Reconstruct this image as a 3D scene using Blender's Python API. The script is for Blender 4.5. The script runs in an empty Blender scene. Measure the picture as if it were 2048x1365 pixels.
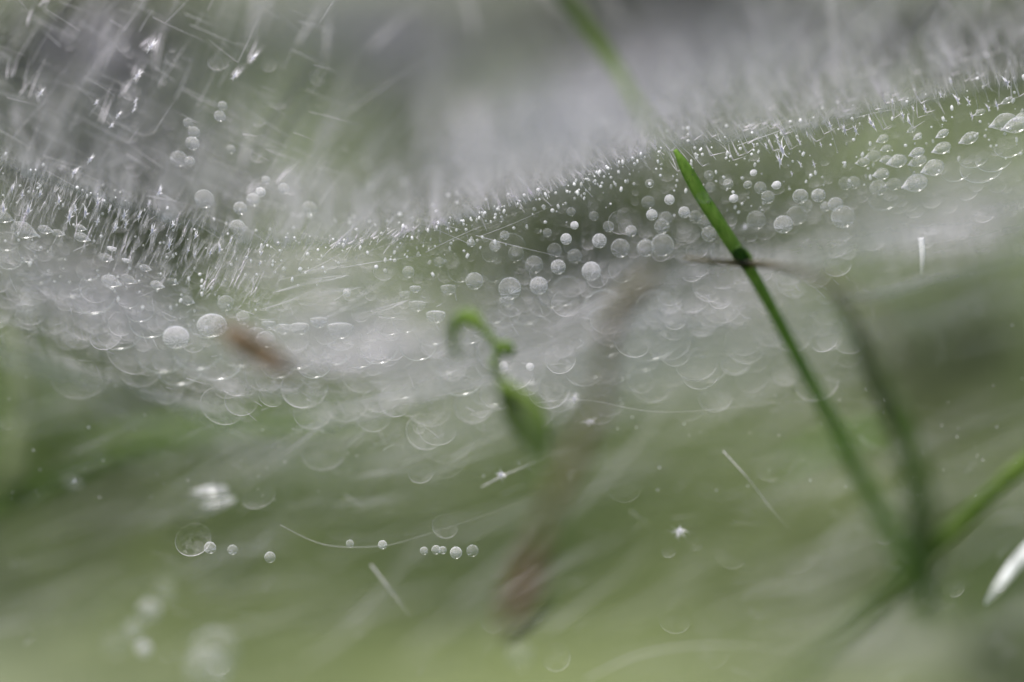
import bpy, bmesh, math, random
from mathutils import Vector, Matrix, Euler
R = math.radians
random.seed(7)
scene = bpy.context.scene
C = scene.collection

# ------------------------------------------------------------------ camera, sky, sun, exposure
cam_d = bpy.data.cameras.new('camera'); cam = bpy.data.objects.new('camera', cam_d); C.objects.link(cam)
cam.location = (0, 0, 0.12); cam.rotation_euler = (R(78), 0, 0)
cam_d.lens = 90; cam_d.sensor_width = 36; cam_d.clip_start = 0.005; cam_d.clip_end = 500
cam_d.dof.use_dof = True; cam_d.dof.focus_distance = 0.25; cam_d.dof.aperture_fstop = 3.2
scene.camera = cam
w = bpy.data.worlds.new('World'); scene.world = w; w.use_nodes = True
nt = w.node_tree; sky = nt.nodes.new('ShaderNodeTexSky'); sky.sky_type = 'NISHITA'; sky.sun_disc = False
SUN_EL, SUN_AZ = R(46), R(-18)          # sun stands behind the web, a little to the left
sky.sun_elevation = SUN_EL; sky.sun_rotation = SUN_AZ; sky.air_density = 0.9; sky.dust_density = 3.0; sky.ozone_density = 1.2
nt.links.new(sky.outputs[0], nt.nodes['Background'].inputs[0]); nt.nodes['Background'].inputs[1].default_value = 0.12
sd = bpy.data.lights.new('sun', 'SUN'); sd.energy = 4.4; sd.angle = R(0.5); sd.color = (1, 0.97, 0.94)
sun = bpy.data.objects.new('sun', sd); C.objects.link(sun)
sdir = Vector((math.sin(SUN_AZ)*math.cos(SUN_EL), math.cos(SUN_AZ)*math.cos(SUN_EL), math.sin(SUN_EL)))
sun.rotation_euler = sdir.to_track_quat('Z', 'Y').to_euler()
vs = scene.view_settings; vs.view_transform = 'Standard'; vs.look = 'None'; vs.exposure = 0.38; vs.gamma = 1
scene.render.engine = 'CYCLES'
cy = scene.cycles; cy.transparent_max_bounces = 64; cy.max_bounces = 8; cy.sample_clamp_direct = 12; cy.sample_clamp_indirect = 3; cy.caustics_reflective = False; cy.caustics_refractive = False
cy.use_denoising = True

CM = Matrix.Translation(cam.location) @ cam.rotation_euler.to_matrix().to_4x4()
CR = cam.rotation_euler.copy()
K = 36/90/2048
ZF = 0.25
def W(px, py, z=ZF):
    return CM @ Vector(((px-1024)*K*z, -(py-682.5)*K*z, -z))
def S(px, z=ZF): return px*K*z
def lerp_tab(tab, x):
    if x <= tab[0][0]: return tab[0][1]
    for (a, b), (c, d) in zip(tab, tab[1:]):
        if x <= c: return b + (d-b)*(x-a)/(c-a)
    return tab[-1][1]
RIDGE = [(-200,290),(0,330),(300,430),(500,485),(660,492),(840,464),(1100,382),(1300,302),(1600,262),(1800,215),(2048,160),(2300,110)]
def yr(x): return lerp_tab(RIDGE, x)
def zs(px, py):
    """depth of the dewy sheet where it passes this point: sharp along its ridge, nearer below, falling away above"""
    d = (py-yr(px))/400
    if d >= 0: return ZF - 0.0035*d - 0.012*max(0, d-0.9)
    return ZF - 0.036*d

# ------------------------------------------------------------------ helpers
def tag(o, label=None, cat=None, group=None, kind=None):
    if label: o['label'] = label
    if cat: o['category'] = cat
    if group: o['group'] = group
    if kind: o['kind'] = kind
    return o
def empty(name, loc=(0,0,0)):
    o = bpy.data.objects.new(name, None); o.location = loc; o.empty_display_size = 0.003; C.objects.link(o); return o
def mesh_obj(name, verts, faces, mat, parent=None, uvs=None, smooth=True):
    me = bpy.data.meshes.new(name); me.from_pydata([tuple(v) for v in verts], [], faces); me.update()
    if uvs:
        l = me.uv_layers.new(name='UVMap')
        for p in me.polygons:
            for li in p.loop_indices: l.data[li].uv = uvs[me.loops[li].vertex_index]
    if smooth: me.polygons.foreach_set('use_smooth', [True]*len(me.polygons))
    if mat: me.materials.append(mat)
    o = bpy.data.objects.new(name, me); C.objects.link(o)
    if parent:
        o.parent = parent; o.matrix_parent_inverse = Matrix.Translation(-parent.location)
    return o
class MB:
    def __init__(s): s.v, s.f, s.uv = [], [], []
    def tube(s, pts, rad, n=8, flat=1.0):
        """tapered tube through points; flat < 1 squashes it towards a blade facing the viewer"""
        b = len(s.v); m = len(pts); up0 = CM.to_3x3() @ Vector((0,0,1))
        for i, p in enumerate(pts):
            t = (pts[min(i+1, m-1)] - pts[max(i-1, 0)]); t = t.normalized() if t.length > 1e-12 else Vector((0,0,1))
            a = t.cross(up0)
            a = a.normalized() if a.length > 1e-6 else Vector((1,0,0))
            c = a.cross(t).normalized(); r = rad[i]
            for k in range(n):
                an = 2*math.pi*k/n
                s.v.append(p + a*math.cos(an)*r + c*math.sin(an)*r*flat); s.uv.append((k/n, i/(m-1)))
        for i in range(m-1):
            for k in range(n):
                k2 = (k+1) % n
                s.f.append((b+i*n+k, b+i*n+k2, b+(i+1)*n+k2, b+(i+1)*n+k))
        s.f.append(tuple(b+k for k in range(n))[::-1]); s.f.append(tuple(b+(m-1)*n+k for k in range(n)))
    def build(s, name, mat, parent=None):
        return mesh_obj(name, s.v, s.f, mat, parent, s.uv)
def spline(P, n=6):
    """Catmull-Rom through tuples of any length"""
    out = []; Q = [P[0]] + list(P) + [P[-1]]
    for i in range(1, len(Q)-2):
        for k in range(n):
            t = k/n; a, b, c, d = Q[i-1], Q[i], Q[i+1], Q[i+2]
            out.append(tuple(0.5*(2*b[j] + (c[j]-a[j])*t + (2*a[j]-5*b[j]+4*c[j]-d[j])*t*t + (3*b[j]-a[j]-3*c[j]+d[j])*t**3) for j in range(len(b))))
    out.append(tuple(P[-1])); return out
def pix_tube(mb, P, n=10, flat=1.0, seg=6):
    """P rows: px, py, depth, radius in px"""
    Q = spline(P, seg)
    mb.tube([W(a, b, z) for a, b, z, r in Q], [S(max(r, .2), z) for a, b, z, r in Q], n, flat)

# ------------------------------------------------------------------ materials
class N:
    def __init__(s, name):
        s.m = bpy.data.materials.new(name); s.m.use_nodes = True; s.t = s.m.node_tree; s.t.nodes.clear()
        s.out = s.t.nodes.new('ShaderNodeOutputMaterial')
    def n(s, kind, props=None, **ins):
        x = s.t.nodes.new('ShaderNode'+kind)
        for k, v in (props or {}).items(): setattr(x, k, v)
        for k, v in ins.items():
            k = int(k[1:]) if k[0] == 'i' and k[1:].isdigit() else k.replace('_', ' ')
            s.put(x, k, v)
        return x
    def put(s, x, k, v):
        if isinstance(v, bpy.types.NodeSocket): s.t.links.new(v, x.inputs[k])
        elif isinstance(v, bpy.types.Node): s.t.links.new(v.outputs[0], x.inputs[k])
        else: x.inputs[k].default_value = v
    def math(s, op, a, b=0.0, clamp=False):
        return s.n('Math', {'operation': op, 'use_clamp': clamp}, i0=a, i1=b).outputs[0]
    def mr(s, v, a, b, c=0.0, d=1.0):
        return s.n('MapRange', {'interpolation_type': 'SMOOTHSTEP'}, i0=v, i1=a, i2=b, i3=c, i4=d).outputs[0]
    def mix(s, f, a, b): return s.n('MixShader', i0=f, i1=a, i2=b).outputs[0]
    def rgb(s, f, a, b):
        x = s.n('Mix', {'data_type': 'RGBA'}); s.put(x, 0, f); s.put(x, 6, a); s.put(x, 7, b); return x.outputs[2]
    def done(s, sh): s.t.links.new(sh, s.out.inputs[0]); return s.m

def plant_mat(name, c1, c2, trans=0.45, rough=0.45, scale=300, island=False):
    b = N(name)
    tc = b.n('TexCoord')
    mp = b.n('Mapping', i0=tc.outputs['Object']); mp.inputs['Scale'].default_value = (1, 1, 0.25)
    nz = b.n('TexNoise', i0=mp, Scale=scale, Detail=4.0)
    f = b.mr(nz.outputs[0], 0.3, 0.7)
    if island:
        g = b.n('NewGeometry'); f = b.math('ADD', b.math('MULTIPLY', f, 0.3), b.math('MULTIPLY', g.outputs['Random Per Island'], 0.8), True)
    col = b.rgb(f, c1+(1,), c2+(1,))
    di = b.n('BsdfPrincipled'); b.put(di, 'Base Color', col); b.put(di, 'Roughness', rough)
    tr = b.n('BsdfTranslucent', i0=col)
    sh = b.mix(trans, di.outputs[0], tr.outputs[0])
    bf = b.math('MULTIPLY', b.n('NewGeometry').outputs['Backfacing'], 0.0 if island else 0.8)   # light passes on through the thin inner wall
    return b.done(b.mix(bf, sh, b.n('BsdfTransparent').outputs[0]))

def drop_mat(name, style):
    b = N(name)
    oi = b.n('ObjectInfo'); sep = b.n('SeparateColor', i0=oi.outputs['Color'])
    bright, ray = sep.outputs[0], sep.outputs[1]
    tc = b.n('TexCoord'); xyz = b.n('SeparateXYZ', i0=tc.outputs['Object']); x, y = xyz.outputs[0], xyz.outputs[1]
    lw = b.n('LayerWeight', i0=0.5).outputs['Facing']
    rim = b.math('POWER', lw, 3.6)
    # fan of light rays painted in near the foot of the drop
    ang = b.math('ARCTAN2', x, b.math('ADD', y, 0.5))
    cmb = b.n('CombineXYZ', i0=b.math('MULTIPLY', ang, 3.2), i1=b.math('MULTIPLY', oi.outputs['Random'], 90.0), i2=0.0)
    fan = b.mr(b.n('TexNoise', i0=cmb, Scale=1.6, Detail=3.0, Roughness=0.7).outputs[0], 0.5, 0.68)
    low = b.mr(y, 0.25, -0.5)
    fan = b.math('MULTIPLY', fan, low)
    # thin curved light lines painted across the blur disc
    c2 = b.n('CombineXYZ', i0=b.math('ADD', x, b.math('MULTIPLY', oi.outputs['Random'], 33.0)), i1=y, i2=b.math('MULTIPLY', oi.outputs['Random'], 17.0))
    nn = b.n('TexNoise', i0=c2, Scale=2.0, Detail=3.0, Distortion=1.2).outputs[0]
    line = b.mr(b.math('ABSOLUTE', b.math('SUBTRACT', nn, 0.5)), 0.018, 0.0)
    base = b.math('ADD', 0.15, b.math('MULTIPLY', b.mr(nn, 0.35, 0.7), 0.10))
    if style == 'arc':     # rim glint painted as opacity along the lower edge only
        d = b.math('MULTIPLY', rim, b.mr(b.math('ADD', y, b.math('MULTIPLY', x, 0.35)), 0.3, -0.7))
        d = b.math('ADD', b.math('MULTIPLY', d, 1.1), 0.035)
    elif style == 'crest':  # rim glint painted along the upper edge only
        d = b.math('MULTIPLY', rim, b.mr(y, -0.2, 0.7)); d = b.math('ADD', b.math('MULTIPLY', d, 1.0), 0.04)
    elif style == 'almond':
        d = b.math('ADD', base, b.math('MULTIPLY', rim, 0.55)); d = b.math('ADD', d, b.math('MULTIPLY', line, 0.3))
        d = b.math('ADD', d, b.mr(x, -0.35, -1.0, 0.0, 0.6))  # shine of the left point painted in as opacity
    elif style == 'burst': d = b.math('ADD', 0.4, b.mr(b.math('SQRT', b.math('ADD', b.math('MULTIPLY', x, x), b.math('MULTIPLY', y, y))), 0.9, 0.0, 0.0, 0.5))  # glint painted brighter towards its centre
    elif style == 'spark':
        d = b.math('ADD', 0.45, b.math('MULTIPLY', fan, 0.3)); d = b.math('ADD', d, b.math('MULTIPLY', rim, 0.3))
    else:
        d = b.math('ADD', base, b.math('MULTIPLY', rim, 1.25)); d = b.math('ADD', d, b.mr(bright, 0.8, 1.15, 0.0, 0.26))
        d = b.math('MULTIPLY', d, b.math('SUBTRACT', 1.0, b.math('MULTIPLY', low, 0.45)))
        d = b.math('ADD', d, b.math('MULTIPLY', fan, b.math('MULTIPLY', ray, 0.9)))
        d = b.math('ADD', d, b.math('MULTIPLY', line, 0.14))
    d = b.math('MULTIPLY', d, b.math('MULTIPLY', bright, 1.6), True)
    if style != 'burst': d = b.math('MULTIPLY', d, b.math('SUBTRACT', 1.0, b.n('NewGeometry').outputs['Backfacing']))   # a drop is one film of light, not two
    tint = b.rgb(b.mr(lw, 0.75, 1.0), (0.93, 0.91, 0.96, 1), (0.80, 0.96, 1.0, 1))  # cyan fringe of the blur disc painted at the rim
    tl = b.n('BsdfTranslucent', i0=tint); df = b.n('BsdfDiffuse', i0=tint)
    gl = b.n('BsdfGlossy'); b.put(gl, 'Color', (1,1,1,1)); b.put(gl, 'Roughness', 0.18)
    body = b.mix(0.3, tl.outputs[0], df.outputs[0]); body = b.mix(0.28, body, gl.outputs[0]) if style != 'burst' else body
    return b.done(b.mix(d, b.n('BsdfTransparent').outputs[0], body))

def veil_mat(name, col, sx=1.0, sy=5.0, rot=0.0, grid=False):
    b = N(name)
    oi = b.n('ObjectInfo'); sep = b.n('SeparateColor', i0=oi.outputs['Color']); al = sep.outputs[0]
    uv = b.n('TexCoord').outputs['UV']; xyz = b.n('SeparateXYZ', i0=uv)
    u = b.math('SUBTRACT', b.math('MULTIPLY', xyz.outputs[0], 2.0), 1.0); v = b.math('SUBTRACT', b.math('MULTIPLY', xyz.outputs[1], 2.0), 1.0)
    r = b.math('SQRT', b.math('ADD', b.math('MULTIPLY', u, u), b.math('MULTIPLY', v, v)))
    wob = b.n('TexNoise', i0=uv, Scale=3.0, Detail=3.0).outputs[0]
    r = b.math('ADD', r, b.math('MULTIPLY', b.math('SUBTRACT', wob, 0.5), 0.7))
    edge = b.mr(r, 0.95, 0.25)
    edge = b.math('MULTIPLY', edge, b.math('MULTIPLY', b.mr(b.math('ABSOLUTE', u), 1.0, 0.8), b.mr(b.math('ABSOLUTE', v), 1.0, 0.8)))
    mp = b.n('Mapping', i0=uv); mp.inputs['Scale'].default_value = (sx*4, sy*4, 1); mp.inputs['Rotation'].default_value = (0, 0, rot)
    off = b.n('VectorMath', {'operation': 'ADD'}, i0=mp, i1=oi.outputs['Random'])
    st = b.n('TexNoise', i0=off, Scale=1.5, Detail=7.0, Roughness=0.65).outputs[0]
    st = b.mr(st, 0.28, 0.75, 0.35, 1.25)
    d = b.math('MULTIPLY', b.math('MULTIPLY', edge, st), al, True)
    tl = b.n('BsdfTranslucent', i0=col+(1,)); df = b.n('BsdfDiffuse', i0=col+(1,))
    return b.done(b.mix(d, b.n('BsdfTransparent').outputs[0], b.mix(0.4, tl.outputs[0], df.outputs[0])))

def silk_mat(name, col, alpha):
    b = N(name)
    g = b.n('NewGeometry'); a = b.math('MULTIPLY', b.math('ADD', 0.35, g.outputs['Random Per Island']), alpha, True)
    tl = b.n('BsdfTranslucent', i0=col+(1,)); df = b.n('BsdfDiffuse', i0=col+(1,))
    uvv = b.n('SeparateXYZ', i0=b.n('TexCoord').outputs['UV']).outputs[1]
    a = b.math('MULTIPLY', a, b.mr(uvv, 1.0, 0.1, 0.1, 1.0))
    a = b.math('MULTIPLY', a, b.math('SUBTRACT', 1.0, g.outputs['Backfacing']))
    return b.done(b.mix(a, b.n('BsdfTransparent').outputs[0], b.mix(0.35, tl.outputs[0], df.outputs[0])))

M = {}
M['grass'] = plant_mat('meadow grass', (0.10,0.16,0.055), (0.24,0.30,0.12), 0.6, 0.5, 120, True)
M['stem'] = plant_mat('fresh green stem', (0.12,0.25,0.035), (0.23,0.38,0.08), 0.45, 0.4, 900)
M['stem_dark'] = plant_mat('dark green stem', (0.09,0.15,0.045), (0.14,0.21,0.07), 0.4)  # darker green base colour
M['stem_pale'] = plant_mat('pale green blade', (0.16,0.23,0.08), (0.22,0.29,0.12), 0.5)
M['stem_yellow'] = plant_mat('yellow green blade', (0.15,0.25,0.05), (0.24,0.34,0.09), 0.5)
M['deep_green'] = plant_mat('deep green blade', (0.035,0.05,0.025), (0.07,0.085,0.045), 0.3)  # very dark green base colour
M['band'] = plant_mat('dull green blade', (0.15,0.19,0.10), (0.24,0.28,0.16), 0.45)
M['soft'] = plant_mat('soft olive blade', (0.22,0.30,0.12), (0.34,0.40,0.20), 0.55)
M['brown'] = plant_mat('dry brown stalk', (0.21,0.19,0.11), (0.28,0.24,0.15), 0.4)
M['red'] = plant_mat('reddish dry sheath', (0.22,0.14,0.11), (0.28,0.18,0.14), 0.4)
M['dead'] = plant_mat('withered leaf', (0.27,0.20,0.13), (0.38,0.29,0.20), 0.4)
M['wet'] = plant_mat('blade with painted wet shine', (0.85,0.86,0.87), (0.93,0.94,0.96), 0.7, 0.15)  # wet sheen painted as a near-white base colour
M['round'] = drop_mat('round dewdrop water', 'round')
M['arc'] = drop_mat('lower rim glint dewdrop', 'arc')
M['crest'] = drop_mat('upper rim glint dewdrop', 'crest')
M['almond'] = drop_mat('almond dewdrop water', 'almond')
M['burst'] = drop_mat('glint burst dewdrop', 'burst')
M['spark'] = drop_mat('sparkling dewdrop water', 'spark')
M['veil'] = veil_mat('dewy silk', (0.75,0.70,0.80), 1.0, 3.0)
M['veil_diag'] = veil_mat('dewy silk drawn aslant', (0.56,0.51,0.62), 5.0, 1.0, 0.5)
M['veil_far'] = veil_mat('far dewy silk', (0.19,0.175,0.215), 6.0, 1.5, 0.5)
M['veil_olive'] = veil_mat('added olive haze web', (0.29,0.335,0.155), 2.0, 6.0, 0.32)  # olive tone stands in for lit haze over the grass
M['veil_green'] = veil_mat('dewy silk over grass', (0.66,0.70,0.54), 1.0, 4.0, 0.3)
M['silk'] = silk_mat('silk thread', (0.93,0.89,0.95), 0.6)
def smear_mat():
    b = N('silk light streaks'); g = b.n('NewGeometry'); xyz = b.n('SeparateXYZ', i0=b.n('TexCoord').outputs['UV']); u, v = xyz.outputs[0], xyz.outputs[1]  # light streaks painted as fading pale opacity
    c = b.math('ABSOLUTE', b.math('SUBTRACT', b.math('MULTIPLY', u, 2.0), 1.0))
    edge = b.mr(c, 1.0, 0.6); rib = b.n('CombineXYZ', i0=b.math('MULTIPLY', u, 5.0), i1=b.math('MULTIPLY', v, 1.0), i2=b.math('MULTIPLY', g.outputs['Random Per Island'], 80.0))
    nz = b.mr(b.n('TexNoise', i0=rib, Scale=1.3, Detail=3.0).outputs[0], .4, .65, .25, 1.0)
    a = b.math('MULTIPLY', b.math('MULTIPLY', edge, nz), b.math('POWER', b.math('SUBTRACT', 1.0, v), 1.8))
    a = b.math('MULTIPLY', a, b.math('ADD', .3, b.math('MULTIPLY', g.outputs['Random Per Island'], .6)), True)
    col = (0.93,0.89,0.95,1); tl = b.n('BsdfTranslucent', i0=col); df = b.n('BsdfDiffuse', i0=col)
    return b.done(b.mix(a, b.n('BsdfTransparent').outputs[0], b.mix(.35, tl.outputs[0], df.outputs[0])))
M['smear'] = smear_mat()
def ring_mat():
    b = N('overlapping faint dew rings'); g = b.n('NewGeometry'); xyz = b.n('SeparateXYZ', i0=b.n('TexCoord').outputs['UV'])
    x = b.math('SUBTRACT', b.math('MULTIPLY', xyz.outputs[0], 2.0), 1.0); y = b.math('SUBTRACT', b.math('MULTIPLY', xyz.outputs[1], 2.0), 1.0); rd = g.outputs['Random Per Island']
    lw = b.n('LayerWeight', i0=0.5).outputs['Facing']
    low = b.mr(b.math('ADD', y, b.math('MULTIPLY', x, b.math('SUBTRACT', rd, .3))), .7, -.7, .12, 1.0)  # glint painted stronger on the lower rim
    cmb = b.n('CombineXYZ', i0=x, i1=y, i2=b.math('MULTIPLY', rd, 90.0)); nn = b.n('TexNoise', i0=cmb, Scale=1.8, Detail=4.0, Distortion=1.0).outputs[0]
    line = b.mr(b.math('ABSOLUTE', b.math('SUBTRACT', nn, .5)), .02, 0.0)
    d = b.math('ADD', b.math('MULTIPLY', b.math('MULTIPLY', b.math('POWER', lw, 4.0), low), .8), b.math('MULTIPLY', b.math('MULTIPLY', line, low), .12))
    d = b.math('ADD', d, b.mr(nn, .35, .7, .02, .10)); d = b.math('MULTIPLY', d, b.math('ADD', .12, b.math('MULTIPLY', b.math('POWER', rd, 2.0), .75)))
    d = b.math('MULTIPLY', d, b.math('SUBTRACT', 1.0, g.outputs['Backfacing']), True)
    col = (0.93,0.89,0.95,1); tl = b.n('BsdfTranslucent', i0=col); df = b.n('BsdfDiffuse', i0=col)
    return b.done(b.mix(d, b.n('BsdfTransparent').outputs[0], b.mix(.35, tl.outputs[0], df.outputs[0])))
M['ring'] = ring_mat()
M['silk_fine'] = silk_mat('fine silk thread', (0.88,0.86,0.92), 0.34)

# ------------------------------------------------------------------ the meadow floor
def soil_mat():
    b = N('mossy meadow floor'); tc = b.n('TexCoord').outputs['Object']
    a = b.n('TexNoise', i0=tc, Scale=6.0, Detail=6.0).outputs[0]; c = b.n('TexNoise', i0=tc, Scale=60.0, Detail=5.0).outputs[0]
    col = b.rgb(b.mr(a, 0.35, 0.65), (0.11,0.15,0.055,1), (0.18,0.22,0.09,1)); col = b.rgb(b.math('MULTIPLY', c, 0.5), col, (0.20,0.19,0.13,1))
    p = b.n('BsdfPrincipled'); b.put(p, 'Base Color', col); b.put(p, 'Roughness', 0.9); return b.done(p.outputs[0])
def ground():
    v, f = [], []; nx = 60
    for j in range(nx+1):
        for i in range(nx+1):
            x = (i/nx-.5); y = (j/nx-.5); x = math.copysign(abs(x*2)**3, x)*60; y = math.copysign(abs(y*2)**3, y)*60
            v.append((x, y, 0.004*math.sin(x*21)*math.cos(y*17) + 0.15*math.sin(x*.4+1)*math.sin(y*.3) * min(1, (x*x+y*y)/9)))
    for j in range(nx):
        for i in range(nx): a = j*(nx+1)+i; f.append((a, a+1, a+nx+2, a+nx+1))
    return mesh_obj('ground', v, f, soil_mat())
tag(ground(), kind='structure')

def grass_field():
    mb = MB(); rnd = random.Random(3)
    for i in range(2600):
        y = 0.42 + 1.9*rnd.random()**1.6; x = (rnd.random()-.5)*(0.26+y*0.62)
        h = rnd.uniform(0.02, 0.07)*(1+0.3*rnd.random()); wd = rnd.uniform(0.0006, 0.0016)
        lx = rnd.gauss(0.035, 0.03); ly = rnd.gauss(-0.01, 0.015); seg = 6
        b = len(mb.v); ang = rnd.uniform(-0.8, 0.8); ax = Vector((math.cos(ang), math.sin(ang), 0))
        for k in range(seg):
            t = k/(seg-1); p = Vector((x+lx*t*t*1.2, y+ly*t*t, h*t*(1-0.25*t))); ww = wd*(1-t**2*0.9)
            mb.v += [p-ax*ww, p+ax*ww+Vector((0, 0.0004, 0))]; mb.uv += [(0, t), (1, t)]
        for k in range(seg-1): mb.f.append((b+2*k, b+2*k+1, b+2*k+3, b+2*k+2))
    return mb.build('grass', M['grass'])
tag(grass_field(), kind='stuff')

# ------------------------------------------------------------------ stems and leaves
def stem(name, label, cat, P, mat, flat=1.0, extra=None):
    mb = MB(); pix_tube(mb, P, 12, flat)
    if not extra:
        return tag(mb.build(name, M[mat]), label, cat)
    e = empty(name, W(P[-1][0], P[-1][1], P[-1][2])); tag(e, label, cat)
    mb.build('stalk', M[mat], e)
    for nm, Q, m2, fl in extra:
        q = MB(); pix_tube(q, Q, 12, fl); q.build(nm, M[m2], e)
    return e
stem('stem_of_grass', 'sharp green grass stem leaning right to left with its tip at the silk ridge', 'grass stem',
     [(1350,300,.2490,4),(1372,338,.2488,12),(1400,388,.2484,14),(1436,444,.248,14),(1478,508,.2465,14),(1500,540,.2455,12),(1540,610,.243,12),(1590,705,.239,13),(1650,815,.234,15),(1720,950,.228,17),(1790,1075,.222,20),(1845,1170,.217,22),(1868,1215,.215,12)], 'stem',
     extra=[('node', [(1472,499,.2462,13),(1481,511,.246,17),(1490,522,.2457,17),(1498,533,.2454,12)], 'stem', 1)])
stem('dry_weed', 'thin brownish stalk crossing the sharp green stem at its joint', 'stalk',
     [(1370,516,.243,3),(1430,523,.244,5),(1490,527,.245,7),(1560,533,.24,6),(1640,556,.23,7),(1710,600,.22,8),(1760,660,.212,8),(1790,760,.205,6)], 'brown')
stem('blade_of_grass', 'thick blurred dark green blade rising right of the sharp stem', 'grass blade',
     [(1650,560,.235,4),(1700,640,.23,10),(1750,740,.226,18),(1790,820,.224,22),(1825,920,.223,27),(1845,1020,.222,27),(1850,1110,.22,25),(1850,1180,.218,20),(1850,1230,.217,8)], 'stem_dark', 0.35)
stem('blade_of_grass', 'green blade slanting up to the right edge of the picture', 'grass blade',
     [(2120,870,.2385,12),(2040,935,.238,18),(1960,1008,.236,18),(1880,1085,.233,18),(1800,1160,.228,17),(1720,1235,.222,14),(1620,1330,.216,12),(1520,1430,.21,10)], 'stem_yellow', 0.4)
stem('blade_of_grass', 'olive blade lying just below the slanting blade at right', 'grass blade',
     [(2120,1000,.34,20),(2040,1060,.34,26),(1960,1130,.34,26),(1880,1190,.34,22),(1780,1240,.34,18),(1690,1300,.34,14)], 'stem_dark', 0.4)
stem('blade_of_grass', 'short blade joining the sharp stem to the dark blade at lower right', 'grass blade',
     [(1560,935,.30,6),(1640,900,.298,12),(1710,876,.295,16),(1790,860,.295,14)], 'stem', 0.4)
stem('blade_of_grass', 'pale green blade hanging from the top edge above the silk ridge', 'grass blade',
     [(1080,-60,.275,6),(1130,0,.272,16),(1180,62,.270,17),(1228,130,.270,14),(1262,190,.274,10),(1300,250,.28,8),(1350,320,.29,5)], 'stem_pale', 0.4)
stem('seedling', 'small blurred green seedling with a curled tip in the middle', 'seedling',
     [(960,650,0.2383,9),(982,678,0.2383,8),(1000,702,0.2383,8),(986,728,0.2383,8),(996,752,0.2377,9),(1014,785,0.2358,11),(1036,820,0.2334,13),(1060,862,0.2296,14),(1090,960,0.2222,14),(1110,1100,0.2098,14)], 'stem_yellow',
     extra=[('tip', [(960,652,0.2380,12),(940,634,0.2377,16),(918,640,0.2365,15),(906,662,0.2352,12),(908,696,0.2340,9),(925,722,0.2327,5)], 'stem_yellow', 0.6),
            ('leaf', [(988,708,0.2389,4),(1003,696,0.2392,13),(1018,698,0.2392,12),(1022,716,0.2389,5)], 'stem_yellow', 0.6),
            ('leaf', [(1000,760,0.2346,8),(1026,800,0.2346,30),(1052,836,0.2340,38),(1072,880,0.2334,30),(1085,925,0.2321,6)], 'stem_yellow', 0.3)])
stem('dry_weed', 'brown blurred stalk curving down the middle to a reddish foot', 'stalk',
     [(1310,545,0.2240,8),(1262,585,0.2230,17),(1225,640,0.2220,18),(1212,720,0.2200,13),(1196,810,0.2180,13),(1150,910,0.2160,17),(1108,1000,0.2160,18),(1075,1100,0.2170,17),(1050,1180,0.2180,16),(1034,1240,0.2180,8)], 'brown',
     extra=[('sheath', [(1078,1080,0.2160,13),(1062,1130,0.2150,23),(1042,1190,0.2150,27),(1024,1235,0.2150,20),(1014,1262,0.2150,6)], 'red', 0.6)])
stem('withered_leaf', 'brown withered leaf caught in the silk at left', 'leaf',
     [(440,655,.229,5),(475,678,.229,26),(515,704,.228,26),(555,730,.228,20),(592,748,.227,5)], 'dead', 0.35)
stem('blade_of_grass', 'dark green blade reaching in from the left edge below the silk', 'grass blade',
     [(-80,1060,.285,20),(0,1010,.283,20),(90,975,.281,19),(170,945,.28,16),(260,912,.283,14),(360,890,.29,12),(500,850,.30,6)], 'stem_dark', 0.4)
stem('blade_of_grass', 'dark blade standing at the left edge under the drops', 'grass blade',
     [(-30,520,.27,6),(0,590,.27,14),(22,650,.272,22),(40,740,.275,24),(40,840,.28,24),(10,960,.29,22)], 'band', 0.4)
stem('blade_of_grass', 'olive blade lying level across the lower left meadow', 'grass blade',
     [(150,900,.30,4),(300,868,.30,18),(450,850,.30,20),(600,838,.30,16),(760,835,.305,5)], 'stem_yellow', 0.35)
stem('blade_of_grass', 'wet blade painted shining white at the right edge near the bottom', 'grass blade',
     [(2130,1010,.256,8),(2080,1075,.26,14),(2030,1130,.261,12),(1992,1180,.261,8),(1970,1208,.257,3)], 'wet', 0.4)
stem('blade_of_grass', 'short dark blade at the foot of the reddish stalk', 'grass blade',
     [(1120,1195,.272,4),(1082,1228,.27,9),(1045,1258,.269,9),(1010,1288,.268,4)], 'stem_dark', 0.4)
# leafy sprigs at the right edge
def sprig(label, base, tip, z, n, ln, mat, rs):
    rnd = random.Random(rs); e = empty('leafy_sprig', W(base[0], base[1], z)); tag(e, label, 'sprig', 'leafy sprigs at the right edge')
    mb = MB(); pix_tube(mb, [(base[0],base[1],z,9),((base[0]+tip[0])/2+15,(base[1]+tip[1])/2,z,7),(tip[0],tip[1],z,3)]); mb.build('stalk', M[mat], e)
    for i in range(n):
        t = (i+.6)/n; x = base[0]+(tip[0]-base[0])*t; y = base[1]+(tip[1]-base[1])*t; sgn = -1 if i % 2 else 1
        a = R(rnd.uniform(15, 60)); l = ln*rnd.uniform(.7, 1.2)*(1-.4*t); q = MB(); dz = rnd.uniform(-.01, .01)
        pix_tube(q, [(x,y,z,2),(x+sgn*l*.4*math.cos(a),y-l*.4*math.sin(a),z+dz*.5,l*.17),(x+sgn*l*.75*math.cos(a),y-l*.7*math.sin(a),z+dz,l*.13),(x+sgn*l*math.cos(a),y-l*.8*math.sin(a),z+dz,1)], 8, .25, 4)
        q.build('leaf', M[mat], e)
sprig('leafy sprig, the upper one at the right edge', (2090,900), (1960,470), .40, 9, 190, 'band', 1)
sprig('dark leafy sprig low in the bottom right corner', (2100,1420), (1960,1180), .36, 7, 170, 'stem_dark', 2)
sprig('green leafy sprig behind the thick dark blade', (1850,1000), (1790,520), .42, 8, 170, 'band', 3)

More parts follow.
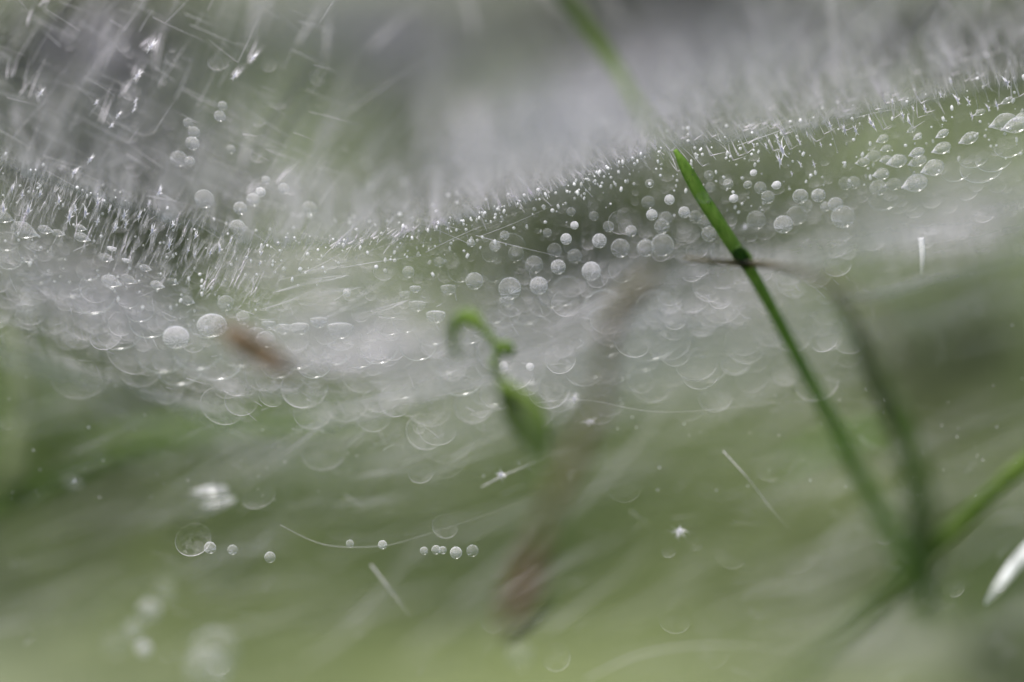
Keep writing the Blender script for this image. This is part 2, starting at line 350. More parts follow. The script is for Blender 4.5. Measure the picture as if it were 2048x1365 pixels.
def clump(label, px, py, z, n, ln, ang, wd, mat, rs):
    rnd = random.Random(rs); mb = MB()
    for i in range(n):
        x = px+rnd.gauss(0, ln*.35); y = py+rnd.gauss(0, ln*.16); a = R(ang+rnd.gauss(0, 12)); l = ln*rnd.uniform(.6, 1.3); q = rnd.uniform(-.03, .03); sg = rnd.uniform(-.25, .25)*l
        pix_tube(mb, [(x-l*.5*math.cos(a), y+l*.5*math.sin(a), z+q, wd*.5), (x+sg*math.sin(a)*.5, y+sg*math.cos(a)*.5, z, wd), (x+l*.5*math.cos(a), y-l*.5*math.sin(a), z-q, wd*.15)], 6, .3, 4)
    return tag(mb.build('grass_tuft', M[mat]), label, 'grass tuft', 'soft grass tufts behind the silk', 'thing')
clump('long dark tuft behind the drops right of the middle', 1400, 390, .45, 22, 700, 12, 34, 'band', 33)
clump('long dark tuft behind the glinting band at left', 260, 500, .45, 20, 560, -16, 34, 'band', 34)
clump('thin dark blades slanting across the silk in the upper left corner', 130, 165, .282, 6, 300, -20, 7, 'deep_green', 35)
clump('thin dark blades leaning right in the upper left silk', 300, 230, .285, 8, 420, 58, 7, 'deep_green', 36)
clump('thin dark blades crossing the streaked silk at the upper right', 1760, 110, .285, 7, 300, 50, 7, 'deep_green', 37)
clump('dark tuft filling the top left corner behind the strands', 150, 40, .5, 22, 420, 55, 26, 'deep_green', 44)
clump('dark tuft along the top edge right of the middle', 1300, -40, .5, 18, 300, 20, 24, 'deep_green', 45)
clump('thin dark blades leaning in the grey silk at the top right', 1880, 60, .283, 8, 260, 55, 6, 'deep_green', 46)
clump('thin dark blades crossing the silk above the left band', 420, 330, .295, 9, 300, 50, 5, 'deep_green', 47)
clump('thin dark blades lying aslant in the silk near the left edge', 100, 260, .295, 6, 260, -22, 5, 'deep_green', 48)
clump('dark green tuft standing behind the ridge left of the lilac web', 830, 290, .5, 12, 260, 80, 26, 'stem_dark', 21)
clump('dark tuft in the upper right corner', 2010, 60, .45, 16, 300, 95, 30, 'deep_green', 22)
clump('dark olive tuft filling the lower left corner', 100, 1240, .40, 16, 460, 18, 28, 'stem_yellow', 23)
clump('dark olive tuft at the left edge above the lower left corner', 70, 900, .40, 12, 380, 22, 26, 'stem_yellow', 24)
clump('mid green tuft spread low across the bottom left', 430, 1130, .40, 22, 620, 16, 26, 'soft', 41)
clump('mid green tuft spread low across the bottom right', 1450, 1130, .40, 22, 620, 20, 26, 'soft', 42)
clump('soft olive tuft behind the seedling foot', 1000, 960, .40, 18, 560, 16, 26, 'soft', 43)
clump('fresh green tuft right of the reddish stalk', 1290, 1060, .42, 16, 420, 28, 26, 'stem_yellow', 25)
clump('fresh green tuft along the bottom middle', 1200, 1250, .40, 14, 480, 22, 24, 'stem_yellow', 26)
clump('dark tuft in the bottom right corner', 2020, 1290, .36, 10, 320, 50, 20, 'soft', 27)
clump('green tuft under the pale web at the right edge', 1900, 700, .42, 14, 320, 35, 26, 'band', 28)
clump('dark tuft behind the streaked silk at the upper left', 430, 190, .48, 14, 330, 58, 20, 'stem_dark', 29)
clump('dark upright tuft along the top edge right of the pale hanging blade', 1560, 20, .5, 12, 240, 100, 22, 'deep_green', 30)
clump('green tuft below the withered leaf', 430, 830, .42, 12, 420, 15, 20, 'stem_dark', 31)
clump('dark tuft along the top edge left of the middle', 830, 60, .5, 10, 260, 62, 18, 'deep_green', 32)

# ------------------------------------------------------------------ webs: veils of silk
def veil(label, cx, cy, hw, hh, rot, z, alpha, mat, dz=0.0, bulge=0.004, parent=None, name='spider_web'):
    v, f, uv = [], [], []; n = 22; c, s = math.cos(R(rot)), math.sin(R(rot))
    for j in range(n+1):
        for i in range(n+1):
            a, b = i/n*2-1, j/n*2-1
            x = cx + a*hw*c - b*hh*s; y = cy + a*hw*s + b*hh*c
            v.append(W(x, y, z + dz*b + bulge*math.sin(a*4+cx)*math.cos(b*3))); uv.append((i/n, j/n))
    for j in range(n):
        for i in range(n): k = j*(n+1)+i; f.append((k, k+1, k+n+2, k+n+1))
    o = mesh_obj(name, v, f, M[mat], parent, uv); o.color = (alpha, 0, 0, 1)
    if not parent: tag(o, label, 'web', 'hazy webs strung over the grass behind')
    return o
VEILS = [
 ('far grey lilac web hung across the whole top of the meadow', 1050, 70, 1200, 290, -5, .85, 1.3, 'veil_far'),
 ('broad bright lilac web above the silk ridge, upper middle', 1090, 265, 400, 160, -20, .31, .95, 'veil'),
 ('second lilac web overlapping the bright one towards the stem tip', 1280, 190, 300, 170, -20, .35, .6, 'veil_diag'),
 ('lilac web at the upper right above the streaked silk', 1600, 110, 420, 190, -6, .36, .65, 'veil_diag'),
 ('grey web along the top left of the middle', 720, 50, 430, 160, 14, .38, .6, 'veil_diag'),
 ('thin grey web at the upper left corner', 170, 230, 420, 300, -20, .34, .9, 'veil_far'),
 ('grey web right of the upper left corner behind the ridge', 640, 400, 330, 90, 14, .29, .45, 'veil_diag'),
 ('bright white web sagging behind the low drops left of the seedling', 700, 680, 310, 120, 6, .29, .9, 'veil'),
 ('pale web trailing down from the left edge', 200, 590, 440, 120, 24, .29, .6, 'veil'),
 ('wide pale web behind and right of the seedling', 1250, 700, 600, 190, -2, .33, .62, 'veil'),
 ('pale web at the right edge under the almond drops', 1880, 430, 340, 110, -10, .31, .65, 'veil'),
 ('wide olive web added over the whole lower meadow as haze', 1010, 1210, 1400, 520, -7, .305, 1.15, 'veil_olive'),  # added web that catches the sun and evens the lower tone
 ('thin grey web just under the ridge left of the middle', 620, 540, 300, 90, 6, .275, .45, 'veil'),
 ('greenish web across the grass at the lower middle', 850, 1030, 640, 260, -12, .38, .55, 'veil_green'),
 ('greenish web across the grass at the lower right', 1560, 1000, 430, 200, -12, .42, .5, 'veil_green'),
 ('faint web along the bottom right edge', 1720, 1300, 400, 80, -4, .31, .45, 'veil'),
]
for lb, cx, cy_, hw, hh, ro, z, al, m in VEILS: veil(lb, cx, cy_, hw, hh, ro, z, al, m, dz=-.01)

# the main sheet web: one surface hung over its ridge, with threads
web = empty('sheet_web', W(1024, 480, ZF)); tag(web, 'dew covered silk sheet folded along a bright ridge across the picture', 'web')
def main_sheet():
    v, f, uv = [], [], []; nx, ny = 120, 50
    for j in range(ny+1):
        for i in range(nx+1):
            px = -250 + 2550*i/nx; py = yr(px) - 330 + 860*j/ny
            v.append(W(px, py, zs(px, py) + 0.0004*math.sin(px*.02+py*.013))); uv.append((i/nx, j/ny))
    for j in range(ny):
        for i in range(nx): k = j*(nx+1)+i; f.append((k, k+1, k+nx+2, k+nx+1))
    b = N('main silk sheet')
    u = b.n('TexCoord').outputs['UV']; xyz = b.n('SeparateXYZ', i0=u)
    mp = b.n('Mapping', i0=u); mp.inputs['Scale'].default_value = (34, 6, 1); mp.inputs['Rotation'].default_value = (0, 0, .35)
    n1 = b.n('TexNoise', i0=mp, Scale=1.2, Detail=6.0, Roughness=.7, Distortion=.6).outputs[0]
    mp2 = b.n('Mapping', i0=u); mp2.inputs['Scale'].default_value = (9, 14, 1)
    n2 = b.n('TexNoise', i0=mp2, Scale=1.0, Detail=5.0).outputs[0]
    vv = xyz.outputs[1]   # 0.384 is the ridge
    up = b.math('MULTIPLY', b.mr(vv, 0.0, 0.36, 0, 1), b.mr(vv, 0.40, 0.37, 0, 1))
    dn = b.math('MULTIPLY', b.mr(vv, 0.5, 0.72), b.mr(vv, 0.98, 0.78))
    cr = b.mr(b.math('ABSOLUTE', b.math('SUBTRACT', vv, 0.384)), 0.02, 0.0)
    a = b.math('ADD', b.math('MULTIPLY', up, b.mr(n1, .30, .75, 0.12, .55)), b.math('MULTIPLY', dn, b.mr(n2, .35, .7, .05, .38)))
    a = b.math('ADD', a, b.math('MULTIPLY', cr, b.mr(n1, .45, .7, 0.0, .5)))
    side = b.math('MULTIPLY', b.mr(xyz.outputs[0], 0, .05), b.mr(xyz.outputs[0], 1, .95))
    a = b.math('ADD', a, b.mr(n1, .3, .7, 0.0, .10)); a = b.math('MULTIPLY', a, side, True)
    col = (0.80,0.76,0.84,1); tl = b.n('BsdfTranslucent', i0=col); df = b.n('BsdfDiffuse', i0=col)
    m = b.done(b.mix(a, b.n('BsdfTransparent').outputs[0], b.mix(.35, tl.outputs[0], df.outputs[0])))
    return mesh_obj('silk_sheet', v, f, m, web, uv)
main_sheet()

def field_dir(x):   # lean of the silk streaks, degrees from horizontal in the picture
    return lerp_tab([(0,70),(350,72),(600,55),(800,50),(900,115),(1200,128),(1500,118),(1800,112),(2048,105)], x)
def wisp(mb, x, y, ln, ang, bend, r, z=None, n=7, dzt=0.0):
    pts, rad = [], []
    for i in range(n):
        t = i/(n-1); a = R(ang + bend*(t-.2))
        if i == 0: X, Y = x, y
        else: X += ln/(n-1)*math.cos(a); Y -= ln/(n-1)*math.sin(a)
        zz = (z if z else zs(X, Y)) + dzt*t
        pts.append(W(X, Y, zz)); rad.append(S(max(r*(1-t)**.7, .15), zz))
    mb.tube(pts, rad, 4)
rnd = random.Random(11)
fine = MB()
for i in range(420):      # streaky fibres above the ridge
    x = rnd.uniform(-40, 2090); y = yr(x) - abs(rnd.gauss(0, 90)) + rnd.uniform(-10, 60)
    if x < 560: y += rnd.uniform(-20, 120)
    if x < 560 and i % 3: continue
    wisp(fine, x, y, rnd.uniform(25, 120 if x > 560 else 70), field_dir(x)+rnd.gauss(0, 7), rnd.gauss(8 if x > 900 else -5, 14), rnd.uniform(.5, 1.3))
for i in range(240):       # fine mesh of strands in the upper left
    x = rnd.uniform(-60, 640); y = rnd.uniform(0, yr(x)+60)
    wisp(fine, x, y, rnd.uniform(60, 240), rnd.choice([62, 58, -24, -20, 150])+rnd.gauss(0, 7), rnd.gauss(0, 12), rnd.uniform(.4, .9), rnd.uniform(.252, .256), 10)
for i in range(170):       # long crossing strands of the sheet
    x = rnd.uniform(-60, 1000) if i % 3 else rnd.uniform(1300, 2080); y = yr(x)-rnd.uniform(-60, 300)
    wisp(fine, x, y, rnd.uniform(120, 380), (field_dir(x) if i % 2 else rnd.choice([-22, 20, 150]))+rnd.gauss(0, 7), rnd.gauss(0, 14), rnd.uniform(.5, 1.2), None, 12)
for i in range(700):       # loose fibres in the lower veil
    x = rnd.uniform(-40, 1750); y = yr(min(x, 900)) + rnd.uniform(120, 430)*(1 if x > 700 else .9)
    wisp(fine, x, y, rnd.uniform(20, 90), rnd.choice([rnd.uniform(-30, 40), rnd.uniform(100, 160)]), rnd.gauss(0, 40), rnd.uniform(.4, 1.0), zs(x, y)+rnd.uniform(-.004, .004))
for i in range(260):       # stray fibres over the meadow
    x = rnd.uniform(0, 2048); y = rnd.uniform(820, 1365)
    wisp(fine, x, y, rnd.uniform(20, 110), rnd.uniform(-40, 60), rnd.gauss(0, 30), rnd.uniform(.4, 1.0), .262+rnd.uniform(-.006, .008))
o = fine.build('fibre', M['silk_fine'], web); o['kind'] = 'stuff'
tuft = MB()
for i in range(100):       # brighter swept tufts of threads
    x = rnd.uniform(1330, 2060) if i % 4 else rnd.uniform(-20, 520)
    y = yr(x) + (rnd.uniform(-110, 50) if x > 900 else rnd.uniform(-10, 110))
    for k in range(rnd.randint(1, 2)):
        wisp(tuft, x, y, rnd.uniform(30, 130 if x > 900 else 55), field_dir(x)+rnd.gauss(0, 9), rnd.gauss(-14, 22), rnd.uniform(.8, 2.0))
    if x < 900:
        for k in range(2): wisp(tuft, x, y, rnd.uniform(20, 50), field_dir(x)+180+rnd.gauss(0, 14), rnd.gauss(0, 20), rnd.uniform(.8, 1.8))
    else:
        for k in range(2): wisp(tuft, x, y, rnd.uniform(15, 45), rnd.uniform(10, 40), rnd.gauss(0, 10), rnd.uniform(.5, 1.2))
for i in range(170):       # glints strung on the ridge line itself
    x = rnd.uniform(650, 1330); y = yr(x)+rnd.gauss(0, 6)
    wisp(tuft, x, y, rnd.uniform(8, 40), field_dir(x)+rnd.gauss(0, 12), rnd.gauss(0, 10), rnd.uniform(1, 2.4))
# curved streaks of light built as pale ribbons narrowing to a bright foot
flare = MB()
def flare_at(x, y, ln, ang, w1, bend=0.0, n=9, zz=None):
    b = len(flare.v); X = CM.to_3x3() @ Vector((1,0,0)); X0, Y0 = x, y; ph = rnd.uniform(0, 6)
    for i in range(n):
        t = i/(n-1); a = R(ang+bend*t)
        if i: X0 += ln/(n-1)*math.cos(a); Y0 -= ln/(n-1)*math.sin(a)
        hw = .4 + w1*t**.8*(1+.25*math.sin(ph+t*7)); z = zz or zs(X0, Y0)
        flare.v += [W(X0-hw*math.sin(a), Y0-hw*math.cos(a), z), W(X0+hw*math.sin(a), Y0+hw*math.cos(a), z)]; flare.uv += [(0, t*.98), (1, t*.98)]
    for i in range(n-1): k = b+2*i; flare.f.append((k, k+2, k+3, k+1))
for i in range(560):
    q = (0, 1, 2, 1)[i % 4]
    x = rnd.uniform(1330, 2070) if q == 0 else rnd.uniform(-30, 560) if q == 1 else rnd.uniform(560, 1350)
    y = yr(x) + (rnd.uniform(-120, 45) if q == 0 else rnd.uniform(-30, 130) if q == 1 else rnd.gauss(-8, 20))
    l = rnd.uniform(30, 150) if q == 0 else rnd.uniform(25, 75)
    flare_at(x, y, l, field_dir(x)+rnd.gauss(0, 7), rnd.uniform(3, 11), rnd.gauss(12 if x > 900 else -10, 12))
    if q == 1: flare_at(x, y, l*.5, field_dir(x)+180+rnd.gauss(0, 12), rnd.uniform(3, 8), rnd.gauss(0, 20))
for i in range(160):
    x = rnd.uniform(0, 2048); y = yr(x)-rnd.uniform(60, 330); flare_at(x, y, rnd.uniform(80, 220), field_dir(x)+rnd.gauss(0, 10), rnd.uniform(3, 14), rnd.gauss(10, 14))
for i in range(80):
    x = rnd.uniform(0, 2048); y = rnd.uniform(880, 1330); flare_at(x, y, rnd.uniform(100, 320), rnd.gauss(24, 9), rnd.uniform(4, 12), rnd.gauss(0, 12))
for (x, y, l, a, w_, bd) in [(545,585,170,12,14,10),(560,560,150,14,10,8),(600,545,110,8,8,10),(520,620,230,14,12,14),(640,640,200,22,14,10),(600,600,120,10,10,12),(690,610,150,30,12,10)]:
    flare_at(x, y, l, a, w_, bd); flare_at(x+l*.9, y-l*.2, l*.8, a+180, w_, -bd)
for i in range(110): flare_at(rnd.uniform(-100, 2048), rnd.uniform(800, 1350), rnd.uniform(200, 480), rnd.gauss(22, 9), rnd.uniform(8, 22), rnd.gauss(0, 12), 9, rnd.uniform(.268, .29))
for i in range(70):
    x = rnd.uniform(-50, 2048) if i % 2 else rnd.uniform(-50, 700); flare_at(x, rnd.uniform(-20, yr(x)-80), rnd.uniform(120, 300), field_dir(x)+rnd.gauss(0, 14), rnd.uniform(5, 16), rnd.gauss(8, 12), 9, rnd.uniform(.258, .275))
for k in range(7): flare_at(462+rnd.gauss(0, 8), 985+k*4, rnd.uniform(70, 130), 178+k*3+rnd.gauss(0, 5), rnd.uniform(8, 20), rnd.gauss(0, 8)); flare_at(162+rnd.gauss(0, 4), 968, 40, 150+k*8, 6, 8)  # bright web glints built as pale streaks
o = flare.build('smear', M['smear'], web); o['kind'] = 'stuff'
# swept streaks at the top left
for (x, y, ln, a, k) in [(85,10,80,62,4),(60,50,60,62,3),(300,98,60,70,6),(285,95,50,40,5),(270,155,40,55,5),(200,245,110,62,4),(240,190,60,60,3),(498,120,60,60,6),(470,155,50,50,5),(45,190,90,72,4),(20,150,70,78,3),(85,200,40,110,3),(310,420,50,86,5),(560,360,60,45,4),(500,390,60,45,5)]:
    for q in range(k): wisp(tuft, x+rnd.gauss(0, 5), y+rnd.gauss(0, 5), ln*rnd.uniform(.5, 1.2), a+rnd.gauss(0, 9), rnd.gauss(-6, 10), rnd.uniform(.8, 2), .254)
o = tuft.build('thread', M['silk'], web); o['kind'] = 'stuff'
def thread(label, P, group=None):
    mb = MB(); pix_tube(mb, P, 5); return tag(mb.build('silk_thread', M['silk_glint'] if P[0][3] > 3 else M['silk']), label, 'silk thread', group)
M['silk_glint'] = silk_mat('glinting silk', (0.95,0.95,0.98), 1.0)
thread('thin thread strung with beads low in the middle', [(560,1050,.252,.4),(650,1090,.252,.45),(765,1092,.252,.45),(850,1070,.252,.4),(1000,1020,.253,.5),(1150,960,.255,.4)])
thread('taut thread carrying small drops in the middle, below the seedling', [(940,830,.254,.5),(1150,800,.252,.5),(1340,825,.252,.4),(1700,800,.254,.4),(2060,850,.256,.4)])
thread('short bright vertical thread glinting near the right edge', [(1842,476,.2515,6.5),(1845,510,.2515,6),(1843,552,.2515,3)])
thread('long faint thread slanting down right of the middle', [(1446,902,.2535,1.2),(1500,962,.2535,1.4),(1540,1015,.2535,1.2),(1582,1062,.2535,.8)])
thread('pair of faint short threads at the bottom, left of the reddish stalk', [(742,1130,.256,2.5),(780,1180,.256,3),(822,1236,.256,2)])
thread('pale slanting thread just left of the seedling foot', [(962,975,.254,1),(1010,950,.254,1.4),(1070,925,.254,1.4),(1110,905,.254,.8)])
thread('faint arc of silk sweeping along the bottom edge', [(1170,1360,.262,1),(1280,1310,.262,1.4),(1420,1290,.262,1.4),(1560,1300,.262,1.4),(1700,1330,.262,1)])

# ------------------------------------------------------------------ dewdrops, sized and shaped like their blur discs
def ball(shape):
    """unit drop, x right, y up, z to the viewer"""
    v, f = [], []; nu, nv = 28, 14
    for j in range(nv+1):
        th = math.pi*j/nv
        for i in range(nu):
            ph = 2*math.pi*i/nu; r = math.sin(th); x, y, z = r*math.cos(ph), r*math.sin(ph), math.cos(th)
            if shape == 'almond':       # pointed on the left, like a fish scale
                y *= (1 - 0.55*max(0, -x)**1.3); x = x*1.0 - (0.12 if x < -.95 else 0)
            elif shape == 'kite':       # spindle with sharp upper and lower points
                w_ = max(0.0, 1-abs(y))**1.35; x = x/ max(1e-6, math.sqrt(max(1e-6, 1-y*y)))*w_*0.9 if abs(y) < .999 else 0.0
            elif shape == 'fan':        # shallow cup, flat on its upper side
                y = y if y < 0 else y*0.28
            elif shape == 'teardrop':
                x *= (1 - 0.5*max(0, y)); 
            v.append((x, y, z*0.55))
    for j in range(nv):
        for i in range(nu):
            a = j*nu+i; b_ = j*nu+(i+1) % nu; f.append((a, b_, b_+nu, a+nu))
    me = bpy.data.meshes.new('dewdrop_'+shape); me.from_pydata(v, [], f); me.update(); me.polygons.foreach_set('use_smooth', [True]*len(me.polygons))
    return me
def burst(seed):  # glint rays of a drop built as thin spikes
    rnd = random.Random(seed); v, f = [], []
    def spike(a, l, w_, bend):
        b = len(v); n = 6
        for k in range(n+1):
            t = k/n; aa = a+bend*(t-.5)*t; x, y = l*t*math.sin(aa), l*t*math.cos(aa); ww = w_*(1-t)**1.2*(0.4+0.6*min(1, t*5))
            v.extend([(x-ww*math.cos(aa), y+ww*math.sin(aa), .02), (x+ww*math.cos(aa), y-ww*math.sin(aa), -.02)])
        for k in range(n): f.append((b+2*k, b+2*k+1, b+2*k+3, b+2*k+2))
    for i in range(7): spike(rnd.uniform(-.5, .5), rnd.uniform(.5, 1.2), rnd.uniform(.05, .13), rnd.uniform(-.6, .6))
    for i in range(3): spike(math.pi+rnd.uniform(-.7, .7), rnd.uniform(.3, .8), rnd.uniform(.05, .12), rnd.uniform(-.6, .6))
    for i in range(3): spike(rnd.choice([-1, 1])*rnd.uniform(.9, 1.6), rnd.uniform(.3, .7), rnd.uniform(.03, .08), rnd.uniform(-.4, .4))
    b = len(v)
    for k in range(10): v.append((.17*math.cos(k*math.pi/5), .22*math.sin(k*math.pi/5), 0))
    v.append((0, 0, .12)); v.append((0, 0, -.12))
    for k in range(10): f.append((b+k, b+(k+1) % 10, b+10)); f.append((b+(k+1) % 10, b+k, b+11))
    me = bpy.data.meshes.new('dewdrop_burst'); me.from_pydata(v, [], f); me.update(); return me
MESH = {}
def drop_mesh(shape, mat):
    k = (shape, mat, random.randrange(6) if shape == 'kite' else 0)
    if k not in MESH:
        me = burst(k[2]) if shape == 'kite' else ball(shape); me.materials.append(M['burst' if shape == 'kite' else mat]); MESH[k] = me
    return MESH[k]
DROPS = []
def D(origin, s, rows, zone, shape='round', mat='round', rot=0, asp=1.0, kr=1.0):
    for r_ in rows:
        x, y, r, b = r_[:4]; a = r_[4] if len(r_) > 4 else asp; ro = r_[5] if len(r_) > 5 else rot
        DROPS.append(dict(x=origin[0]+x*s, y=origin[1]+y*s, r=r*s*kr, b=b, zone=zone, shape=shape, mat=mat, rot=ro, asp=a))
Z = .3418
D((680,200), Z, [(1825,673,33,1),(1928,585,30,1),(2013,658,33,.8),(1883,740,44,.5),(1704,768,33,.7),(1571,742,32,.45),(1518,825,42,.95),(1640,868,54,.6),(1788,868,50,.65),(1888,850,66,.6),(1803,600,38,.4),(1907,692,38,.4),(1900,523,26,.4),(1812,490,26,.5)], 'rightband')
D((680,200), Z, [(1372,735,24,1.1),(1323,815,33,1),(1277,978,43,.9),(1470,1003,55,.95),(1163,1088,52,.9),(993,1105,66,.75),(1213,778,26,.5),(1373,915,42,.4),(1255,880,42,.3),(1136,965,52,.35),(1030,900,46,.3),(1432,718,26,.4),(1485,680,28,.35)], 'midlow')
D((680,200), Z, [(906,855,32,.6),(766,838,24,.8),(572,867,21,.9),(677,794,20,.6),(715,738,17,1),(793,740,22,.4),(853,806,24,.4),(963,793,27,.6),(916,732,17,.8),(1047,717,21,.7),(1093,738,24,.4),(1020,665,16,.7),(910,672,10,1.1),(945,685,9,1)], 'midleft')
D((680,200), Z, [(1137,640,12,.9),(1145,665,22,.6),(1191,625,13,.9),(1243,648,13,.9),(1279,720,21,.6),(1320,628,16,.7),(1352,655,26,.5),(1387,622,18,.7),(1454,612,14,.8),(1474,640,21,.7),(1524,573,18,.6),(1621,578,20,.6),(1659,630,24,.5),(1729,542,20,.7),(1727,597,24,.4),(1633,498,16,.9),(1641,450,14,.7)], 'midhigh')
D((680,200), Z, [(1533,487,9,1),(1493,474,9,1),(1430,550,9,1),(1380,542,8,1),(1373,578,10,.9),(1720,492,10,.8),(1585,455,10,.8),(1545,450,8,.9),(1450,465,9,.8),(1148,585,7,1.2),(1168,583,7,1.2),(1160,527,12,1.3),(1078,558,10,1),(985,555,9,1),(855,585,8,.9)], 'ridgebead', mat='spark')
D((680,200), Z, [(1175,760,17,1.5),(320,940,12,1.3),(830,660,8,1.2),(770,705,8,1.1),(645,690,7,1),(460,768,8,1)], 'spark', mat='spark')
D((680,200), Z, [(395,962,24,.6),(400,1007,34,.6),(518,935,26,.4),(580,950,30,.35),(787,1060,50,.6),(168,1083,18,.7),(212,978,13,.7),(264,1000,13,.6),(40,1140,22,.8)], 'leftlow')
D((680,200), Z, [(440,1097,32,.8),(635,1095,46,.5),(560,1250,56,.8),(450,1190,50,.5),(380,1130,32,.4),(975,1165,44,.6)], 'cup', shape='fan', mat='round')
D((680,200), Z, [(100,515,17,.6),(155,375,10,.6),(105,343,10,.6),(370,483,13,.8),(463,547,9,.8),(685,603,10,.7),(600,605,16,.5),(553,648,14,.6),(683,548,9,.7),(180,512,9,.7),(172,558,8,.6)], 'aboveridge')
D((680,200), Z, [(440,640,70,.35),(1650,990,80,.5),(1740,1050,60,.5),(1300,1130,80,.4),(380,1290,75,.5),(900,1000,70,.4),(880,900,50,.4),(1350,860,40,.5),(700,1000,70,.4),(300,1220,60,.5),(900,1230,80,.5),(1230,1160,60,.5)], 'film', mat='arc', kr=1)
D((680,200), Z, [(1540,1230,120,.75),(1850,1250,130,.5),(1560,1330,130,.4),(1330,1120,90,.4),(850,880,70,.35),(1000,870,90,.3),(620,960,80,.3)], 'crest', mat='crest')
o3 = (1348, 0)
D(o3, Z, [(287,995,16,1.2),(331,1032,20,1.2),(465,1012,22,1.2),(349,1163,28,1.1),(432,1082,26,.8),(600,1085,28,1.1),(668,1025,18,1.2),(493,944,10,1.3),(305,926,10,1.3),(132,925,11,1.3)], 'rightspark', rot=25, asp=.85)
D(o3, Z, [(318,1078,30,.5),(205,1028,30,.4),(212,1095,30,.4),(505,1100,36,.5),(550,1155,38,.6),(775,1205,36,.4),(1000,1075,38,.3),(60,1243,33,.7),(125,1270,38,.35),(180,1300,40,.35),(205,1370,45,.6),(480,1290,55,.35)], 'rightlow')
D(o3, Z, [(740,1150,46,.8),(845,1145,42,.8),(945,1197,44,.75),(885,1210,30,.7),(640,1315,56,.8),(990,1270,70,.5),(720,1260,60,.35),(1050,1070,40,.4),(1195,1100,50,.45)], 'rightbig', rot=10, asp=.92)
D(o3, Z, [(1570,785,42,1,.56,30),(1725,812,60,.8,.58,25),(1565,870,58,.85,.6,22),(1420,895,48,1.1,.6,22),(1425,800,30,1.1,.55,35),(1305,945,60,.9,.66,15),(1240,935,36,.7,.7,15),(1425,945,56,.7,.6,22),(1515,985,70,.75,.7,20),(1410,1075,76,1,.7,18),(1213,1020,48,.7,.75,10),(1165,915,46,.5,.75,10),(1105,950,42,.6,.65,10),(1280,1080,52,.35,.7,15),(1220,815,38,.7,.65,25),(1060,885,24,1.2,.65,20),(910,900,28,.7,.6,15),(1240,870,34,.6,.6,20),(2000,735,84,.95,.55,18),(1925,715,80,.7,.6,20),(1390,760,30,.7,.6,30),(1950,590,40,.7,.45,28),(1790,660,36,.6,.5,25),(1030,970,30,.5,.6,15),(2035,690,50,.8,.6,15)], 'almond', shape='almond', mat='almond')
D(o3, Z, [(1800,980,130,.8),(1750,920,90,.6),(1960,860,90,.8),(1650,1000,90,.5),(1230,1170,90,.5),(1870,930,110,.7)], 'rightfilm', mat='arc', asp=.7, rot=12)
D(o3, Z, [(915,740,14,1),(1000,765,15,1),(1065,770,15,1),(1150,720,18,1.1),(1170,745,14,1),(1375,715,16,1.1),(1660,590,18,1.1),(1725,600,14,.9),(1840,635,13,1),(1890,620,15,1.1),(1950,490,20,1.2),(1470,640,14,.9),(1340,680,14,.9),(1620,480,12,.9),(735,835,13,1.1),(605,815,13,1),(465,850,9,1.1),(540,860,10,1.1),(635,885,26,1.3),(620,945,22,1.3),(690,1020,9,1),(740,965,11,1),(820,965,12,.9),(1745,685,13,1.1),(860,850,9,.9),(780,790,9,.8),(1400,640,9,.8),(1560,560,10,.8),(1280,600,9,.8),(1830,330,12,1)], 'kiteright', shape='kite', mat='spark', rot=22, asp=1.5, kr=2.2)
o4 = (0, 400)
D(o4, Z, [(20,60,22,.9),(70,-60,18,.8),(165,70,26,1.2),(405,110,26,1.2),(500,85,22,1),(570,130,18,1),(675,170,20,1.2),(725,100,20,1),(735,150,16,.9),(815,100,18,1),(890,185,22,1.2),(1010,150,16,.9),(1145,215,17,.9),(990,270,20,1.2),(1285,295,20,1.2),(1230,315,15,1),(1100,300,13,1),(1140,325,12,1),(345,10,18,.9),(235,-30,17,.8),(130,-25,17,.9),(570,20,16,.9),(440,60,17,.9),(1350,240,12,.8),(870,30,14,.8),(640,60,15,.8)], 'kiteleft', shape='kite', mat='spark', rot=-10, asp=1.5, kr=1.9)
D(o4, Z, [(655,280,30,1.1),(820,240,20,1),(980,385,24,1),(1045,385,18,1),(1390,395,24,1.1),(1320,600,22,.9),(1510,640,20,.9),(900,330,18,.8),(740,350,28,1),(1210,410,24,.9),(1160,408,14,.8),(1270,412,14,.8)], 'fanleft', shape='fan', mat='spark', rot=-12, asp=.7)
D(o4, Z, [(1530,315,13,1.1),(1370,300,10,.8),(1450,300,10,.8),(1620,325,11,.9),(1690,295,9,.8),(1745,330,11,.9),(1520,375,13,.9),(1660,405,8,.9),(1757,407,8,1),(1975,318,10,.9),(1800,318,7,.8),(2010,265,8,.8)], 'starleft', shape='kite', mat='spark', rot=-20, asp=1.2, kr=1.6)
D(o4, Z, [(850,400,36,.8,.6,165),(920,500,42,.9,.6,165),(650,478,60,.9,.62,160),(1085,470,26,1.1,.6,170),(750,465,48,.5,.6,160),(620,340,42,.6,.6,165),(480,220,50,.8,.55,160),(265,175,46,.8,.55,165),(470,165,36,.9,.55,165),(140,180,82,.6,.6,160),(340,195,40,.7,.5,165),(1010,480,34,.5,.6,160),(1240,460,26,.6,.6,165),(1390,495,22,.7,.7,165),(1100,590,38,.6,.75,160),(20,100,60,.5,.6,160)], 'almondleft', shape='almond', mat='almond')
D(o4, Z, [(1030,805,78,.95,.85),(1240,735,88,.9,.78),(1555,815,56,.7,.85),(1320,605,46,.6),(1470,460,20,.9),(1630,505,18,.9),(1575,505,16,.6),(1860,512,16,.8),(1790,535,16,.6),(2030,545,24,.9),(460,405,18,.7),(1420,690,40,.5)], 'lefttrail')
